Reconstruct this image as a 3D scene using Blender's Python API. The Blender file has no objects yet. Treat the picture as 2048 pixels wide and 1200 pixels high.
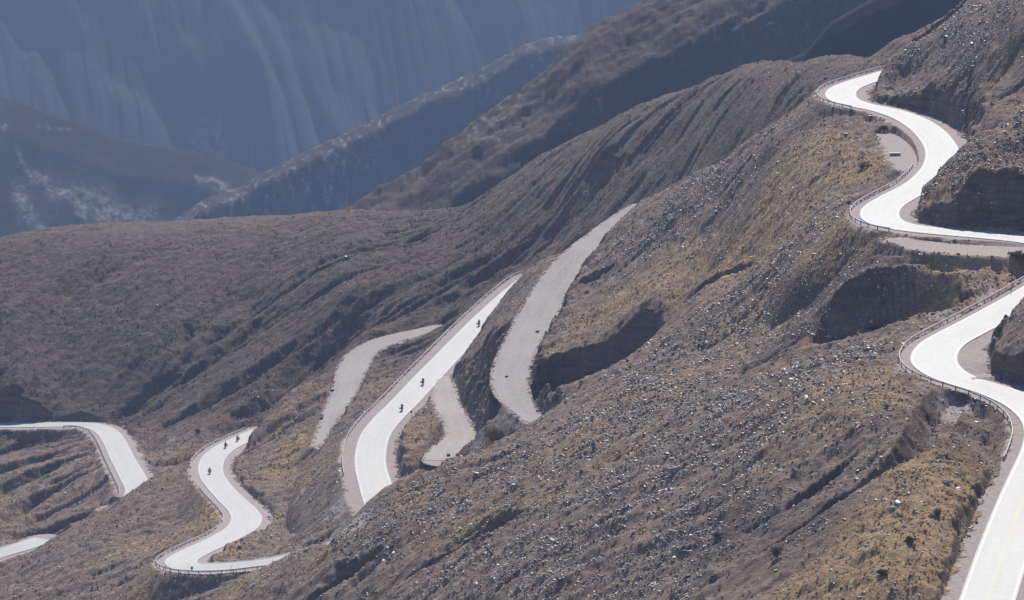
import bpy, math
import numpy as np
from mathutils import Vector
R = math.radians
scene = bpy.context.scene

# ------------------------------------------------------------------ camera
FPX = 7200.0                      # focal length in pixels of a 2048 px wide frame
PITCH = R(10.5)
H0 = 300.0                        # height of the viewpoint above the valley datum
cam_d = bpy.data.cameras.new('camera')
cam = bpy.data.objects.new('camera', cam_d)
scene.collection.objects.link(cam)
cam_d.sensor_width = 36.0
cam_d.lens = 36.0 * FPX / 2048.0
cam_d.clip_start = 1.0
cam_d.clip_end = 30000.0
cam.location = (0, 0, H0)
cam.rotation_euler = (math.pi / 2 - PITCH, 0, 0)
scene.camera = cam

# ------------------------------------------------------------------ light
SUN_EL, SUN_AZ = R(43), R(10)     # azimuth to the right of the viewing direction
world = bpy.data.worlds.new('World'); scene.world = world; world.use_nodes = True
nt = world.node_tree
sky = nt.nodes.new('ShaderNodeTexSky'); sky.sky_type = 'NISHITA'; sky.sun_disc = False
sky.sun_elevation = SUN_EL; sky.sun_rotation = SUN_AZ; sky.altitude = 3500
bg = nt.nodes['Background']; bg.inputs[1].default_value = 0.105
nt.links.new(sky.outputs[0], bg.inputs[0])
sun_d = bpy.data.lights.new('sun', 'SUN'); sun_d.energy = 4.6; sun_d.angle = R(0.53); sun_d.color = (1, .94, .86)
sun = bpy.data.objects.new('sun', sun_d); scene.collection.objects.link(sun)
sdir = Vector((math.sin(SUN_AZ) * math.cos(SUN_EL), math.cos(SUN_AZ) * math.cos(SUN_EL), math.sin(SUN_EL)))
sun.rotation_euler = sdir.to_track_quat('Z', 'Y').to_euler()
sun.location = (200, 600, 900)
scene.view_settings.view_transform = 'Standard'
scene.view_settings.look = 'None'
scene.view_settings.exposure = 0.0

#NUM-BEGIN
# ------------------------------------------------------------------ geometry of the view
cP, sP = math.cos(PITCH), math.sin(PITCH)
def ray(u, v):
    a = (np.asarray(u, float) - 1024) / FPX; b = (np.asarray(v, float) - 600) / FPX
    return a, cP - b * sP, -(sP + b * cP)          # x, y, z of the sight line through a pixel
def at_z(u, v, z):
    x, y, w = ray(u, v); t = z / w
    return np.stack([x * t, y * t, z + 0 * t], -1)
def at_y(u, v, Y):
    x, y, w = ray(u, v); t = Y / y
    return np.array([x * t, Y, w * t])
def at_uy(u, Y, z):
    return np.array([(u - 1024) / FPX * (Y * cP - z * sP), Y, z])

# ------------------------------------------------------------------ noise
_rng = np.random.RandomState(7)
_T = _rng.rand(256, 256).astype(np.float32)
def vn(x, y, s=0):
    x = x + s * 17.31; y = y + s * 9.77
    xi = np.floor(x).astype(np.int64); yi = np.floor(y).astype(np.int64)
    fx = (x - xi).astype(np.float32); fy = (y - yi).astype(np.float32)
    fx = fx * fx * (3 - 2 * fx); fy = fy * fy * (3 - 2 * fy)
    x0 = xi & 255; x1 = (xi + 1) & 255; y0 = yi & 255; y1 = (yi + 1) & 255
    a = _T[x0, y0]; b = _T[x1, y0]; c = _T[x0, y1]; d = _T[x1, y1]
    return (a + (b - a) * fx + (c - a) * fy + (a - b - c + d) * fx * fy) * 2 - 1
def fbm(x, y, s=0, n=4, g=.5):
    r = 0; a = 1.0
    for i in range(n):
        r = r + a * vn(x * 2.03 ** i, y * 2.03 ** i, s + i * 3); a *= g
    return r
def ridged(x, y, s=0, n=4, g=.5):
    r = 0; a = 1.0
    for i in range(n):
        r = r + a * (1 - 2 * np.abs(vn(x * 2.03 ** i, y * 2.03 ** i, s + i * 3))); a *= g
    return r

# ------------------------------------------------------------------ roads: (u, v, z, width)
ROADS = {
 'A': dict(sh=(3.2, 2.8), pts=[(1850,128,-106,7,.8,2.8),(1800,140,-107,7,.8,2.8),(1765,150,-107.5,7,.8,2.8),(1722,163,-108.1,7,2,2.8),(1692,175,-108.6,7.2),(1681,188,-109,7.4),(1690,200,-109.4,7.4),(1722,210,-109.8,7.2),(1770,220,-110.4,7.2),(1815,235,-111,7.4),(1850,256,-111.6,7.6),(1873,280,-112.1,7.6),(1885,305,-112.6,7.6,1.0,2.8),(1878,335,-113.2,7.6,.6,2.8),(1845,368,-113.9,7.6,.8,2.8),(1800,392,-114.5,7.6),(1770,410,-115,7.8),(1759,426,-115.3,8),(1766,440,-115.6,8),(1795,451,-115.9,8),(1840,458,-116.2,8),(1900,464,-116.5,8),(1980,471,-117,8.4,5,2.8),(2048,478,-117.5,8.6,6,2.8),(2120,488,-118,8.6,6,2.8)]),
 'B': dict(sh=(3.6, 2.6), pts=[(2190,520,-118.2,8),(2110,562,-119.4,8),(2048,598,-121,8),(1975,638,-122.7,8,2,2.6),(1925,664,-123.7,8),(1885,687,-124.5,8,4.5,2.6),(1868,712,-125,8.2,5.5,2.6),(1872,730,-125.4,8.2,5.5,2.6),(1897,749,-126,8,5,2.6),(1940,765,-126.6,7.8),(1990,781,-127.3,7.8),(2045,804,-128,7.8),(2084,835,-128.8,7.8),(2096,868,-129.6,7.8),(2088,905,-130.5,7.8),(2068,950,-131.4,7.8),(2046,1000,-132.5,7.8),(2008,1100,-134.5,7.9),(1975,1199,-136.5,8),(1945,1290,-138,8),(1915,1390,-139.5,8)]),
 'M': dict(sh=(2.6, 3.8), pts=[(1190,572,-181.5,6.8,.6,3.8),(1125,551,-184,6.8,.6,3.8),(1078,549,-186,6.8,.6,3.8),(1035,578,-187.5,6.8,.6,3.8),(985,622,-189.5,6.9,1.2,3.8),(940,666,-191,7),(896,712,-192.5,7.2),(852,758,-194,7.5),(810,803,-195.5,7.6),(775,838,-196.5,7.6),(752,868,-197.5,7.6),(742,900,-198.5,7.7),(741,930,-199.3,7.8),(748,960,-200,8),(760,1000,-201,8.2),(775,1040,-202,8.2),(790,1090,-203,8)]),
 'L': dict(sh=(2.8, 2.8), pts=[(700,1085,-205.6,7,.4,2.8),(640,1103,-206.6,7,.4,2.8),(600,1113,-207.3,7,.4,2.8),(556,1121,-208,7,1.5,2.8),(490,1130,-209.3,7),(445,1134,-210,7.2),(410,1135,-210.5,7.4),(372,1132,-211.2,7.6),(362,1121,-212,7.6),(385,1106,-212.8,7.4),(420,1090,-213.6,7.3),(455,1073,-214.6,7.4),(485,1054,-215.5,7.8),(493,1035,-216.3,7.8),(484,1019,-217,7.4),(462,998,-218,7),(437,971,-219.3,6.8),(422,946,-220.5,6.8),(426,918,-221.7,6.8),(449,896,-222.8,6.6),(485,878,-224,6.6,2.8,.8),(525,860,-225.5,6.6,2.8,.8)]),
 'P': dict(sh=(2.8, 3.0), pts=[(-130,854,-243,6.6),(-60,851,-242,6.6),(0,850,-241,6.6),(62,850,-240,6.6),(125,849,-239,6.6),(165,849,-238.3,6.8),(195,854,-237.6,7),(214,864,-237,7),(227,880,-236.3,7),(246,918,-235.2,7.2),(266,955,-234.7,7.6),(277,982,-235.2,7.6),(266,1003,-236.3,7.4),(240,1018,-237.8,7.4)]),
 'Q': dict(sh=(2.5, 2.5), pts=[(-120,1140,-247,7.4),(-50,1122,-246.5,7.4),(0,1106,-246,7.4),(35,1096,-245.6,7.4),(66,1086,-245.4,7.4),(90,1078,-245.4,7.4)]),
}
TRACKS = {
 'G1': [(1290,411,-155.5,8),(1255,435,-157,8.5),(1210,468,-159,8.6),(1165,505,-161,9),(1122,552,-163.5,9),(1093,598,-166,9),(1065,648,-168.5,8.8),(1035,702,-171,8.2),(1021,745,-173,8.2),(1024,785,-174.5,7.6),(1050,822,-176,5.5),(1078,846,-177,4)],
 'G2': [(890,752,-193.7,1.5),(888,768,-193.1,4.5),(893,805,-192.3,6),(915,845,-191.2,5.8),(920,875,-190.5,7),(906,902,-190,11),(900,920,-189.8,12)],
 'G3': [(872,654,-201,8),(840,663,-202.3,10),(785,677,-204,9.5),(735,698,-205.5,7.5),(708,730,-207,8),(692,775,-208.5,6.5),(668,822,-210,4.6),(645,868,-211.5,2.6),(632,892,-212,1.5)],
 'G4': [(1795,478,-116.3,5),(1850,490,-116.8,9),(1930,497,-117.3,12),(2010,500,-117.8,12),(2090,502,-118.2,12)],
 'G5': [(1775,268,-113,4),(1793,285,-113.3,6),(1806,310,-113.6,6.5),(1818,335,-113.9,5)],
}
WASH = {'W1': [(1084,823,-184,6),(1112,824,-188,11),(1165,820,-189,13),(1225,816,-186,11),(1300,811,-174,8),(1390,806,-158,3)],
 'W2': [(2110,676,-118,2),(2040,671,-120.4,3),(1950,667,-123.4,5),(1880,666,-127.2,7),(1800,666,-131.2,7),(1740,665,-134,6),(1680,664,-136.2,4)]}
WCUT = {'W1': 3.2, 'W2': 1.04}
def catmull(P, step=1.0):
    P = np.asarray(P, float); P = np.vstack([2 * P[0] - P[1], P, 2 * P[-1] - P[-2]]); out = []
    for i in range(1, len(P) - 2):
        a, b, c, d = P[i - 1:i + 3]; L = np.hypot(*(c - b)[:2]); n = max(2, int(L / 0.5))
        # centripetal parameters keep the hairpins round
        t1 = max(np.hypot(*(b - a)[:2]) ** .5, 1e-3); t2 = t1 + max(L ** .5, 1e-3); t3 = t2 + max(np.hypot(*(d - c)[:2]) ** .5, 1e-3)
        t = np.linspace(t1, t2, n, endpoint=False)[:, None]
        A1 = (t1 - t) / t1 * a + t / t1 * b; A2 = (t2 - t) / (t2 - t1) * b + (t - t1) / (t2 - t1) * c
        A3 = (t3 - t) / (t3 - t2) * c + (t - t2) / (t3 - t2) * d
        B1 = (t2 - t) / t2 * A1 + t / t2 * A2; B2 = (t3 - t) / (t3 - t1) * A2 + (t - t1) / (t3 - t1) * A3
        out.append((t2 - t) / (t2 - t1) * B1 + (t - t1) / (t2 - t1) * B2)
    out.append(P[-2:-1]); Q = np.vstack(out)
    s = np.r_[0, np.cumsum(np.hypot(*np.diff(Q[:, :2], axis=0).T))]
    m = max(3, int(s[-1] / step)); si = np.linspace(0, s[-1], m)
    Q = np.stack([np.interp(si, s, Q[:, k]) for k in range(Q.shape[1])], 1)
    for _ in range(3):                              # iron out the elevations
        Q[1:-1, :3] = .25 * Q[:-2, :3] + .5 * Q[1:-1, :3] + .25 * Q[2:, :3]
    return Q
def line3(pts, step=1.0, sh=(.9, .9)):
    return catmull([list(at_z(p[0], p[1], p[2])) + [p[3]] + (list(p[4:6]) if len(p) > 4 else list(sh)) for p in pts], step)
def normals(Q):
    t = np.gradient(Q[:, :2], axis=0); t /= np.linalg.norm(t, axis=1)[:, None]
    return np.stack([-t[:, 1], t[:, 0]], 1)         # left of the direction of travel
LINES = {k: line3(r['pts'], 1.0, r['sh']) for k, r in ROADS.items()}
TLINES = {k: line3(p) for k, p in TRACKS.items()}
WLINES = {k: catmull([list(at_uy(*p[:3])) + [p[3], 0, 0] for p in q]) for k, q in WASH.items()}

# ------------------------------------------------------------------ the hillside: control points (u, v, distance)
CTRL = [
 # crest seen against the far hills
 (0,490,1190),(200,466,1190),(430,455,1180),(680,437,1170),(830,435,1170),(940,410,1150),(1060,330,1130),(1250,230,1100),(1450,155,1050),(1560,137,1020),(1640,130,1000),(1760,128,985),
 # broad slope above the left road
 (100,800,1094),(-60,800,1100),(100,700,1120),(-80,650,1130),(100,600,1145),(50,540,1165),(400,600,1130),(400,520,1155),(300,700,1105),(250,815,1085),(600,520,1140),(500,620,1120),(800,480,1140),
 # ribbed slope left of the middle road
 (1000,480,1090),(850,560,1080),(700,630,1072),(500,780,1050),(360,880,1030),(290,905,1035),(1100,400,1090),(1200,330,1070),(1300,300,1050),(1450,220,1000),(1150,440,1060),(1560,180,950),(1000,540,1065),
 # slope under the middle road, seen over the left hairpin
 (600,765,1000),(535,830,985),(512,868,972),(720,665,1045),(560,950,925),(600,1000,885),(650,1050,855),(690,1000,830),(650,1090,805),(650,950,885),(820,750,960),(600,860,955),(580,1080,830),
 # nose between the left roads
 (330,940,942),(300,1050,905),(300,985,925),(200,1030,928),(100,1085,925),(20,1140,915),(0,1180,900),(150,1150,870),(300,1190,822),(400,1190,785),(480,1180,770),(400,1020,905),
 (100,920,1035),(100,1000,1000),(0,1000,1010),(180,960,1000),(0,920,1045),(0,1070,965),(-80,1000,1020),
 # old track and the shelf right of it
 (1180,680,838),(1100,690,846),(1300,600,830),(1400,500,850),(1400,560,795),(1260,420,950),(1300,400,940),(1400,345,910),(1500,285,885),(1600,225,865),(960,700,905),(960,790,868),(970,850,830),(1200,600,868),
 # slope under the upper road
 (1120,697,842),(1210,672,838),(1300,641,828),(1400,582,822),(1780,118,868),(1810,90,880),(1800,165,862),
 (512,885,972),(1023,585,965),(1033,558,970),(1058,537,955),(1080,532,948),(1104,519,948),(1012,617,938),(585,1106,779),(620,1094,775),(660,1082,770),(60,800,1092),(170,799,1092),(0,799,1093),
 (1640,230,850),(1700,280,812),(1600,300,830),(1500,360,855),(1700,380,770),(1650,430,745),(1600,500,730),(1700,560,676),(1740,600,668),(1650,600,690),(1550,600,728),(1470,540,790),(1500,420,820),(1600,400,790),(1400,430,870),(1750,500,690),
 # foreground slope
 (1520,515,780),(1300,682,772),(1400,610,765),(1200,750,755),(1110,818,742),(1030,870,735),(950,920,730),(870,940,735),(780,990,722),(720,1032,715),(640,1120,702),(570,1200,690),
 (1700,800,592),(1500,900,600),(1300,900,640),(1100,950,660),(900,1050,670),(1000,1180,610),(1300,1150,570),(1600,1100,535),(1850,1150,503),(1700,950,568),(800,1180,650),(1600,700,660),(1740,700,640),(1500,750,665),(1400,800,672),(1250,800,690),(1100,870,705),(1870,1000,535),(1900,900,560),(1800,850,575),(700,1190,668),
 # hillside above the upper roads
 (1900,100,850),(2040,50,820),(1920,5,900),(1990,160,815),(1950,215,795),(1850,130,858),(1800,85,905),
 (1915,300,736),(2048,205,745),(1850,345,730),(1980,330,715),(2048,345,716),(1940,385,709),(2048,392,709),
 (2048,610,628),
]
CW = [ # hidden or off-frame: (u, distance, z)
 (-300,1300,-250),(0,1320,-240),(400,1300,-232),(800,1290,-226),(1060,1240,-203),(1250,1210,-188),(1450,1170,-170),(1640,1130,-155),(1800,1100,-145),(2100,1080,-130),
 (2200,712,-107),(2300,640,-96),(2200,780,-92),(2200,860,-75),(2200,560,-108),(2250,470,-116),(2150,450,-126),(2130,640,-110),(2060,655,-117),(1965,770,-109),(2060,780,-103),
 (1990,960,-122),(1850,1000,-126),(1830,950,-119),(2100,980,-112),(-250,1150,-225),(-250,1000,-255),(-250,900,-250),(-200,800,-245),(0,760,-240),(300,720,-222),
 (500,640,-205),(700,560,-190),(900,500,-176),(1200,450,-158),(1600,430,-142),(1900,430,-140),(1300,500,-155),
 (600,730,-205),(690,770,-205),(820,770,-197),(900,780,-187),(1000,800,-183),(1100,785,-173),(1200,800,-165),(1300,800,-158),
 (520,1010,-231),(400,1010,-234),(200,968,-240),(100,965,-244),(0,940,-247),(380,985,-231),(700,1060,-214),(560,1030,-226),
 (2550,500,-122),(2550,600,-98),(2550,700,-84),(2550,900,-58),(2400,470,-132),(-450,1000,-262),(-450,1200,-250),(-400,850,-240),(2550,1100,-90),
 (1330,1010,-160),(1450,960,-149),(1560,920,-132),(1200,1010,-172),
]
pc = [at_y(u, v, Y) for u, v, Y in CTRL] + [at_uy(*c) for c in CW]
for k, Q in list(LINES.items()) + list(TLINES.items()):
    pc += list(Q[4:-3:14, :3])
pc = np.array(pc)
SY = 0.55                                            # the slope varies more slowly with distance than across
def tps(r2):
    return .5 * r2 * np.log(r2 + 1e-9)
_c = pc[:, :2] * (1, SY) / 100
_K = tps(((_c[:, None] - _c[None]) ** 2).sum(-1)) + np.eye(len(_c)) * .0006
_P = np.c_[np.ones(len(_c)), _c]
_A = np.block([[_K, _P], [_P.T, np.zeros((3, 3))]])
_w = np.linalg.solve(_A, np.r_[pc[:, 2], 0, 0, 0])
def base_exact(x, y):
    p = np.stack([x, y * SY], -1).reshape(-1, 2) / 100; out = np.empty(len(p))
    for i in range(0, len(p), 20000):
        q = p[i:i + 20000]; r2 = ((q[:, None] - _c[None]) ** 2).sum(-1)
        out[i:i + 20000] = tps(r2) @ _w[:-3] + _w[-3] + q @ _w[-2:]
    return out.reshape(np.shape(x))
_gx = np.arange(-335, 336, 3.0); _gy = np.arange(420, 1361, 4.0)
_GX, _GY = np.meshgrid(_gx, _gy); _GB = base_exact(_GX, _GY)
def grid_lookup(G, x, y):
    fx = np.clip((x - _gx[0]) / 3.0, 0, len(_gx) - 1.001); fy = np.clip((y - _gy[0]) / 4.0, 0, len(_gy) - 1.001)
    i = fx.astype(int); j = fy.astype(int); a = fx - i; b = fy - j
    def cub(t): return t
    return (G[j, i] * (1 - a) + G[j, i + 1] * a) * (1 - b) + (G[j + 1, i] * (1 - a) + G[j + 1, i + 1] * a) * b
def march(u, v, zf, y0=440, y1=1300):
    Y = np.arange(y0, y1, .5); x, y, w = ray(u, v); t = Y / y
    d = w * t - zf(x * t, Y); k = np.argmax(d < 0)
    if d[k] >= 0: return None
    return np.array([x * t[k], Y[k], zf(x * t[k:k + 1], Y[k:k + 1])[0]])
def zbase(x, y): return grid_lookup(_GB, x, y)

# gullies: (points (u, v), depth, half width)
GUL = [
 ([(850,1075),(760,1130),(690,1190)],1.6,2.0),
 ([(700,1130),(640,1190)],1.5,2.4),
 ([(1215,545),(1190,560),(1165,572)],2.0,1.8),
 ([(1560,840),(1480,880),(1400,930)],.9,1.6),
 ([(1500,1120),(1380,1190)],1.0,1.6),
 ([(1210,398),(1120,455),(1000,530),(880,610),(760,680),(640,760),(520,840),(420,900)],1.6,4.5),
 ([(1180,425),(1080,490),(960,575),(850,640),(780,690)],1.3,2.4),
 ([(1100,470),(980,540),(840,630),(700,710),(560,800),(470,850)],1.3,3.0),
 ([(1000,465),(880,530),(740,620),(600,720),(480,790),(360,850)],1.5,4.0),
 ([(860,470),(760,530),(620,600),(480,680),(380,750),(280,830)],2.2,6.0),
 ([(320,500),(240,530),(190,560),(120,620)],1.6,5.0),
 ([(560,560),(470,610),(400,650),(300,720)],1.3,5.0),
 ([(1700,590),(1640,640),(1560,700),(1480,750)],1.6,2.6),
 ([(1950,210),(1900,160),(1880,90)],1.2,3.0),
 ([(2048,240),(2000,245),(1950,262)],1.5,3.0),
 ([(1500,215),(1400,250),(1300,300),(1200,350)],.9,5.0),
 ([(1400,240),(1300,280),(1180,350),(1080,410),(1000,450)],1.1,5.0),
]
GW = [([(1912,806),(1885,840),(1850,880),(1790,930),(1730,972)],3.4,1.5,1.5),([(1730,972),(1680,1000),(1600,1055),(1530,1100)],1.9,.5,1.9),([(1545,498),(1450,545),(1380,590),(1310,640)],3.4,.9,2.2),
 ([(1700,922),(1640,975),(1570,1025)],2.4,.5,2.0),([(1135,982),(1040,1035),(930,1095),(815,1165)],2.6,.7,2.0),([(740,1125),(680,1165),(600,1230)],2.6,.8,1.8),([(1215,548),(1190,560),(1165,574)],2.4,.8,2.4),([(885,925),(850,948),(800,985)],1.5,.5,1.6),
 ([(150,893),(80,915),(0,940),(-40,952)],3.0,.7,.95),([(182,905),(120,925),(60,952),(0,980),(-40,996)],3.4,.8,.95),([(192,938),(130,965),(60,1003),(0,1040),(-30,1056)],3.6,.9,.95),([(205,972),(150,995),(90,1022),(30,1055)],3.0,.8,.95),
 ([(760,634),(665,697),(590,752),(530,800),(470,835)],4.2,1.0,.9),([(660,655),(560,712),(475,765),(400,812),(330,850)],3.8,1.0,.85),([(590,608),(510,655),(435,705),(360,755),(290,795)],3.2,.9,.8),([(820,560),(740,606),(660,655)],2.2,.6,.9),([(1200,400),(1120,448),(1040,500)],2.4,.6,1.1),([(1130,425),(1040,480),(930,548),(840,605),(760,655)],2.2,.6,1.0),
 ([(1200,402),(1100,470),(1000,532),(900,600)],2.0,.8,1.5),([(1150,440),(1050,505),(960,570)],1.5,.7,1.5),([(900,600),(800,660),(700,730),(620,790)],1.8,.9,1.3)]
for i, (pts, dep, hw, ct) in enumerate(GW):
    h = [march(u, v, zbase) for u, v in pts]; h = [p for p in h if p is not None]; n_ = len(h) - 1
    WLINES['g%d' % i] = catmull([[p[0], p[1], p[2] - dep * (.15 + .85 * min(1, 2.2 * min(k, n_ - k + .15 * n_) / n_)), 2 * hw * (.3 + .7 * min(1, 2 * (n_ - k + .2) / n_)), 0, 0] for k, p in enumerate(h)]); WCUT['g%d' % i] = ct
GL = []
for pts, dep, hw in GUL:
    h = [march(u, v, zbase) for u, v in pts]; h = [p for p in h if p is not None]
    if len(h) > 1: GL.append((catmull([list(p) + [0] for p in h], 1.5), dep, hw))

_gyy, _gxx = np.gradient(_GB, 4.0, 3.0); _rr = np.random.RandomState(23)
def rill(x, y, n, st):
    P = []
    for _ in range(n):
        g = np.array([float(grid_lookup(_gxx, np.array(x), np.array(y))), float(grid_lookup(_gyy, np.array(x), np.array(y)))]); g /= np.linalg.norm(g) + 1e-9
        P.append((x, y, 0, 0)); g = g + _rr.randn(2) * .10; x -= g[0] * st; y -= g[1] * st
    return catmull(P, 1.5)
for _ in range(190):
    y = 470 + 470 * _rr.rand(); x = y * (_rr.rand() * .27 - .10)
    GL.append((rill(x, y, 3 + _rr.randint(6), 5), .5 + 1.0 * _rr.rand() ** 2, .55 + .8 * _rr.rand()))
for _ in range(110):
    y = 960 + 200 * _rr.rand(); x = y * (_rr.rand() * .27 - .15)
    GL.append((rill(x, y, 4 + _rr.randint(8), 9), .6 + .9 * _rr.rand(), 1.2 + 1.6 * _rr.rand()))
def terrain(X, Y, full=True):
    """ground height; also the distance outside the nearest made corridor"""
    z = grid_lookup(_GB, X, Y)
    # large swells, ribs that run down the slope (roughly across the view), small lumps
    wx = X + 6 * vn(X / 40, Y / 40, 5); wy = Y + 9 * vn(X / 35, Y / 50, 6)
    z = z + (1.0 - .4 * np.clip((Y - 940) / 60, 0, 1)) * fbm(X / 45, Y / 60, 1, 3)
    hb = np.clip((Y - 940) / 60, 0, 1)
    ribn = ridged(wx / 34, wy / 9, 11, 3, .55)
    wx2 = X + 1.0 * vn(X / 30, Y / 30, 7); wy2 = Y + 1.2 * vn(X / 26, Y / 40, 8)
    rf1 = ridged((wx2 * .93 + wy2 * .36) / 80, (-wx2 * .36 + wy2 * .93) / 9, 13, 4, .6)
    rf2 = ridged((wx2 * .57 + wy2 * .82) / 60, (-wx2 * .82 + wy2 * .57) / 8, 15, 4, .6)
    hx = np.clip((X + 110) / 50, 0, 1)
    z = z + .5 * (1 - hb) * ribn + hb * (.55 * hx * rf1 + .34 * (1 - hx) * rf2)
    z = z + (.35 - .17 * hb) * fbm(X / 5.5, Y / 5.5, 21, 3, .6)
    for Q, dep, hw in GL:
        lo = Q[:, :2].min(0) - 4 * hw; hi = Q[:, :2].max(0) + 4 * hw
        m = (X > lo[0]) & (X < hi[0]) & (Y > lo[1]) & (Y < hi[1])
        if not m.any(): continue
        px, py = X[m], Y[m]; d = np.full(px.shape, 1e9); kk = np.zeros(px.shape, int)
        for i in range(len(Q)):
            di = (px - Q[i, 0]) ** 2 + (py - Q[i, 1]) ** 2; b = di < d; d[b] = di[b]; kk[b] = i
        d = np.sqrt(d); f = kk / (len(Q) - 1); taper = np.clip(np.minimum(f, 1 - f) * 6, .0, 1)
        d = d * (1 + .35 * vn(px / 5, py / 5, 31))
        z[m] -= dep * taper * np.exp(-(d / hw) ** 2) * (1 + .3 * vn(px / 7, py / 7, 33))
    L = np.full(X.shape, -1e9); U = np.full(X.shape, 1e9); near = np.full(X.shape, 1e9); zn = z.copy()
    jig = 1.2 * fbm(X / 3.2, Y / 3.2, 41, 3, .6)
    for k, Q in list(WLINES.items()) + list(LINES.items()) + list(TLINES.items()):
        wash = k in WLINES
        N = normals(Q); cut, fill = (2.4, 1.0) if k in ROADS else (2.1, 1.0)
        if k in 'MP': cut = {'M': np.where(Y[:, :1] > 915, 2.8, 1.7) * np.ones_like(X), 'P': 4.0 * np.ones_like(X)}[k]
        RAD = 34
        for c0 in range(0, len(Q) - 1, 14):
            q = Q[c0:c0 + 15]; n = N[c0:c0 + 15]
            m = (X > q[:, 0].min() - RAD) & (X < q[:, 0].max() + RAD) & (Y > q[:, 1].min() - RAD) & (Y < q[:, 1].max() + RAD)
            if not m.any(): continue
            px, py = X[m], Y[m]; d = np.full(px.shape, 1e9); kk = np.zeros(px.shape, int)
            for i in range(len(q)):
                di = (px - q[i, 0]) ** 2 + (py - q[i, 1]) ** 2; b = di < d; d[b] = di[b]; kk[b] = i
            d = np.sqrt(d); side = (px - q[kk, 0]) * n[kk, 0] + (py - q[kk, 1]) * n[kk, 1]
            hw = q[kk, 3] / 2 + np.where(side > 0, q[kk, 4], q[kk, 5])
            zr = q[kk, 2]; e = d - hw; j = jig[m]
            eu = np.maximum(e + (.35 if wash else 1) * np.clip(j, -1, 1) * np.clip(e, 0, 1), 0)
            far = np.maximum(e - 9, 0) ** 2 * .15
            U[m] = np.minimum(U[m], zr - .12 + (WCUT[k] if wash else cut[m] if np.ndim(cut) else cut) * eu + far)
            if wash: continue
            L[m] = np.maximum(L[m], zr - .12 - fill * np.maximum(e, 0) - far)
            b = e < near[m]
            t = near[m]; t[b] = e[b]; near[m] = t
            t = zn[m]; t[b] = zr[b]; zn[m] = t
    z = np.minimum(np.maximum(z, L), U)
    z = np.where(near < 0, zn - .14, z)
    if full:
        k = np.clip(near / 1.5, 0, 1)
        z = z + k * (.15 * fbm(X / 2.1, Y / 2.1, 51, 2, .6) + .15 * vn(X / .9, Y / .9, 61) + .10 * vn(X / .45, Y / .45, 63))
    return z, near
#NUM-END

AZ = R(8.35); EXT = R(13.5)
col = np.unique(np.r_[np.linspace(-AZ, AZ, 1080), np.linspace(-EXT, -AZ, 110), np.linspace(AZ, EXT, 110)])
rows = np.r_[np.arange(430, 700, .55), np.arange(700, 1180, .62), np.arange(1180, 1340, 2.0)]
tx = np.tan(col)
GXX = rows[:, None] * tx[None]; GYY = np.repeat(rows[:, None], len(col), 1)
GZ, NEAR = terrain(GXX, GYY)
def zsurf(x, y):
    """height of the built ground (bilinear in the built grid)"""
    x = np.asarray(x, float); y = np.asarray(y, float)
    j = np.clip(np.searchsorted(rows, y) - 1, 0, len(rows) - 2); i = np.clip(np.searchsorted(tx, x / y) - 1, 0, len(tx) - 2)
    b = (y - rows[j]) / (rows[j + 1] - rows[j]); a = (x / y - tx[i]) / (tx[i + 1] - tx[i])
    return (GZ[j, i] * (1 - a) + GZ[j, i + 1] * a) * (1 - b) + (GZ[j + 1, i] * (1 - a) + GZ[j + 1, i + 1] * a) * b

def project(P):
    x, y, z = P[..., 0], P[..., 1], P[..., 2]; dep = y * cP - z * sP; up = y * sP + z * cP
    return np.stack([1024 + FPX * x / dep, 600 - FPX * up / dep], -1)

# ------------------------------------------------------------------ mesh helpers
def mesh_np(name, V, F, mats=(), parent=None, smooth=False, attrs=None):
    V = np.asarray(V, np.float32); F = np.asarray(F, np.int32)
    me = bpy.data.meshes.new(name); n = F.shape[1]
    me.vertices.add(len(V)); me.vertices.foreach_set('co', V.ravel())
    me.loops.add(F.size); me.loops.foreach_set('vertex_index', F.ravel())
    me.polygons.add(len(F)); me.polygons.foreach_set('loop_start', np.arange(0, F.size, n, dtype=np.int32))
    me.polygons.foreach_set('use_smooth', np.full(len(F), smooth))
    me.update(calc_edges=True)
    for m in mats: me.materials.append(m)
    for k, a in (attrs or {}).items():
        at = me.attributes.new(k, 'FLOAT', 'POINT'); at.data.foreach_set('value', np.asarray(a, np.float32).ravel())
    o = bpy.data.objects.new(name, me); scene.collection.objects.link(o)
    if parent: o.parent = parent
    return o
def grid_faces(nr, nc):
    i = np.arange(nr * nc).reshape(nr, nc)
    return np.stack([i[:-1, :-1], i[:-1, 1:], i[1:, 1:], i[1:, :-1]], -1).reshape(-1, 4)
def grid_mesh(name, X, Y, Z, mats, smooth=True, attrs=None):
    return mesh_np(name, np.stack([X, Y, Z + H0], -1).reshape(-1, 3), grid_faces(*X.shape), mats, smooth=smooth, attrs=attrs)
def structure(o): o['kind'] = 'structure'; return o

def mat(name, rough=.9, spec=.3):
    m = bpy.data.materials.new(name); m.use_nodes = True
    b = m.node_tree.nodes['Principled BSDF']; b.inputs['Roughness'].default_value = rough
    b.inputs['Specular IOR Level'].default_value = spec
    return m, m.node_tree, b

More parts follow.
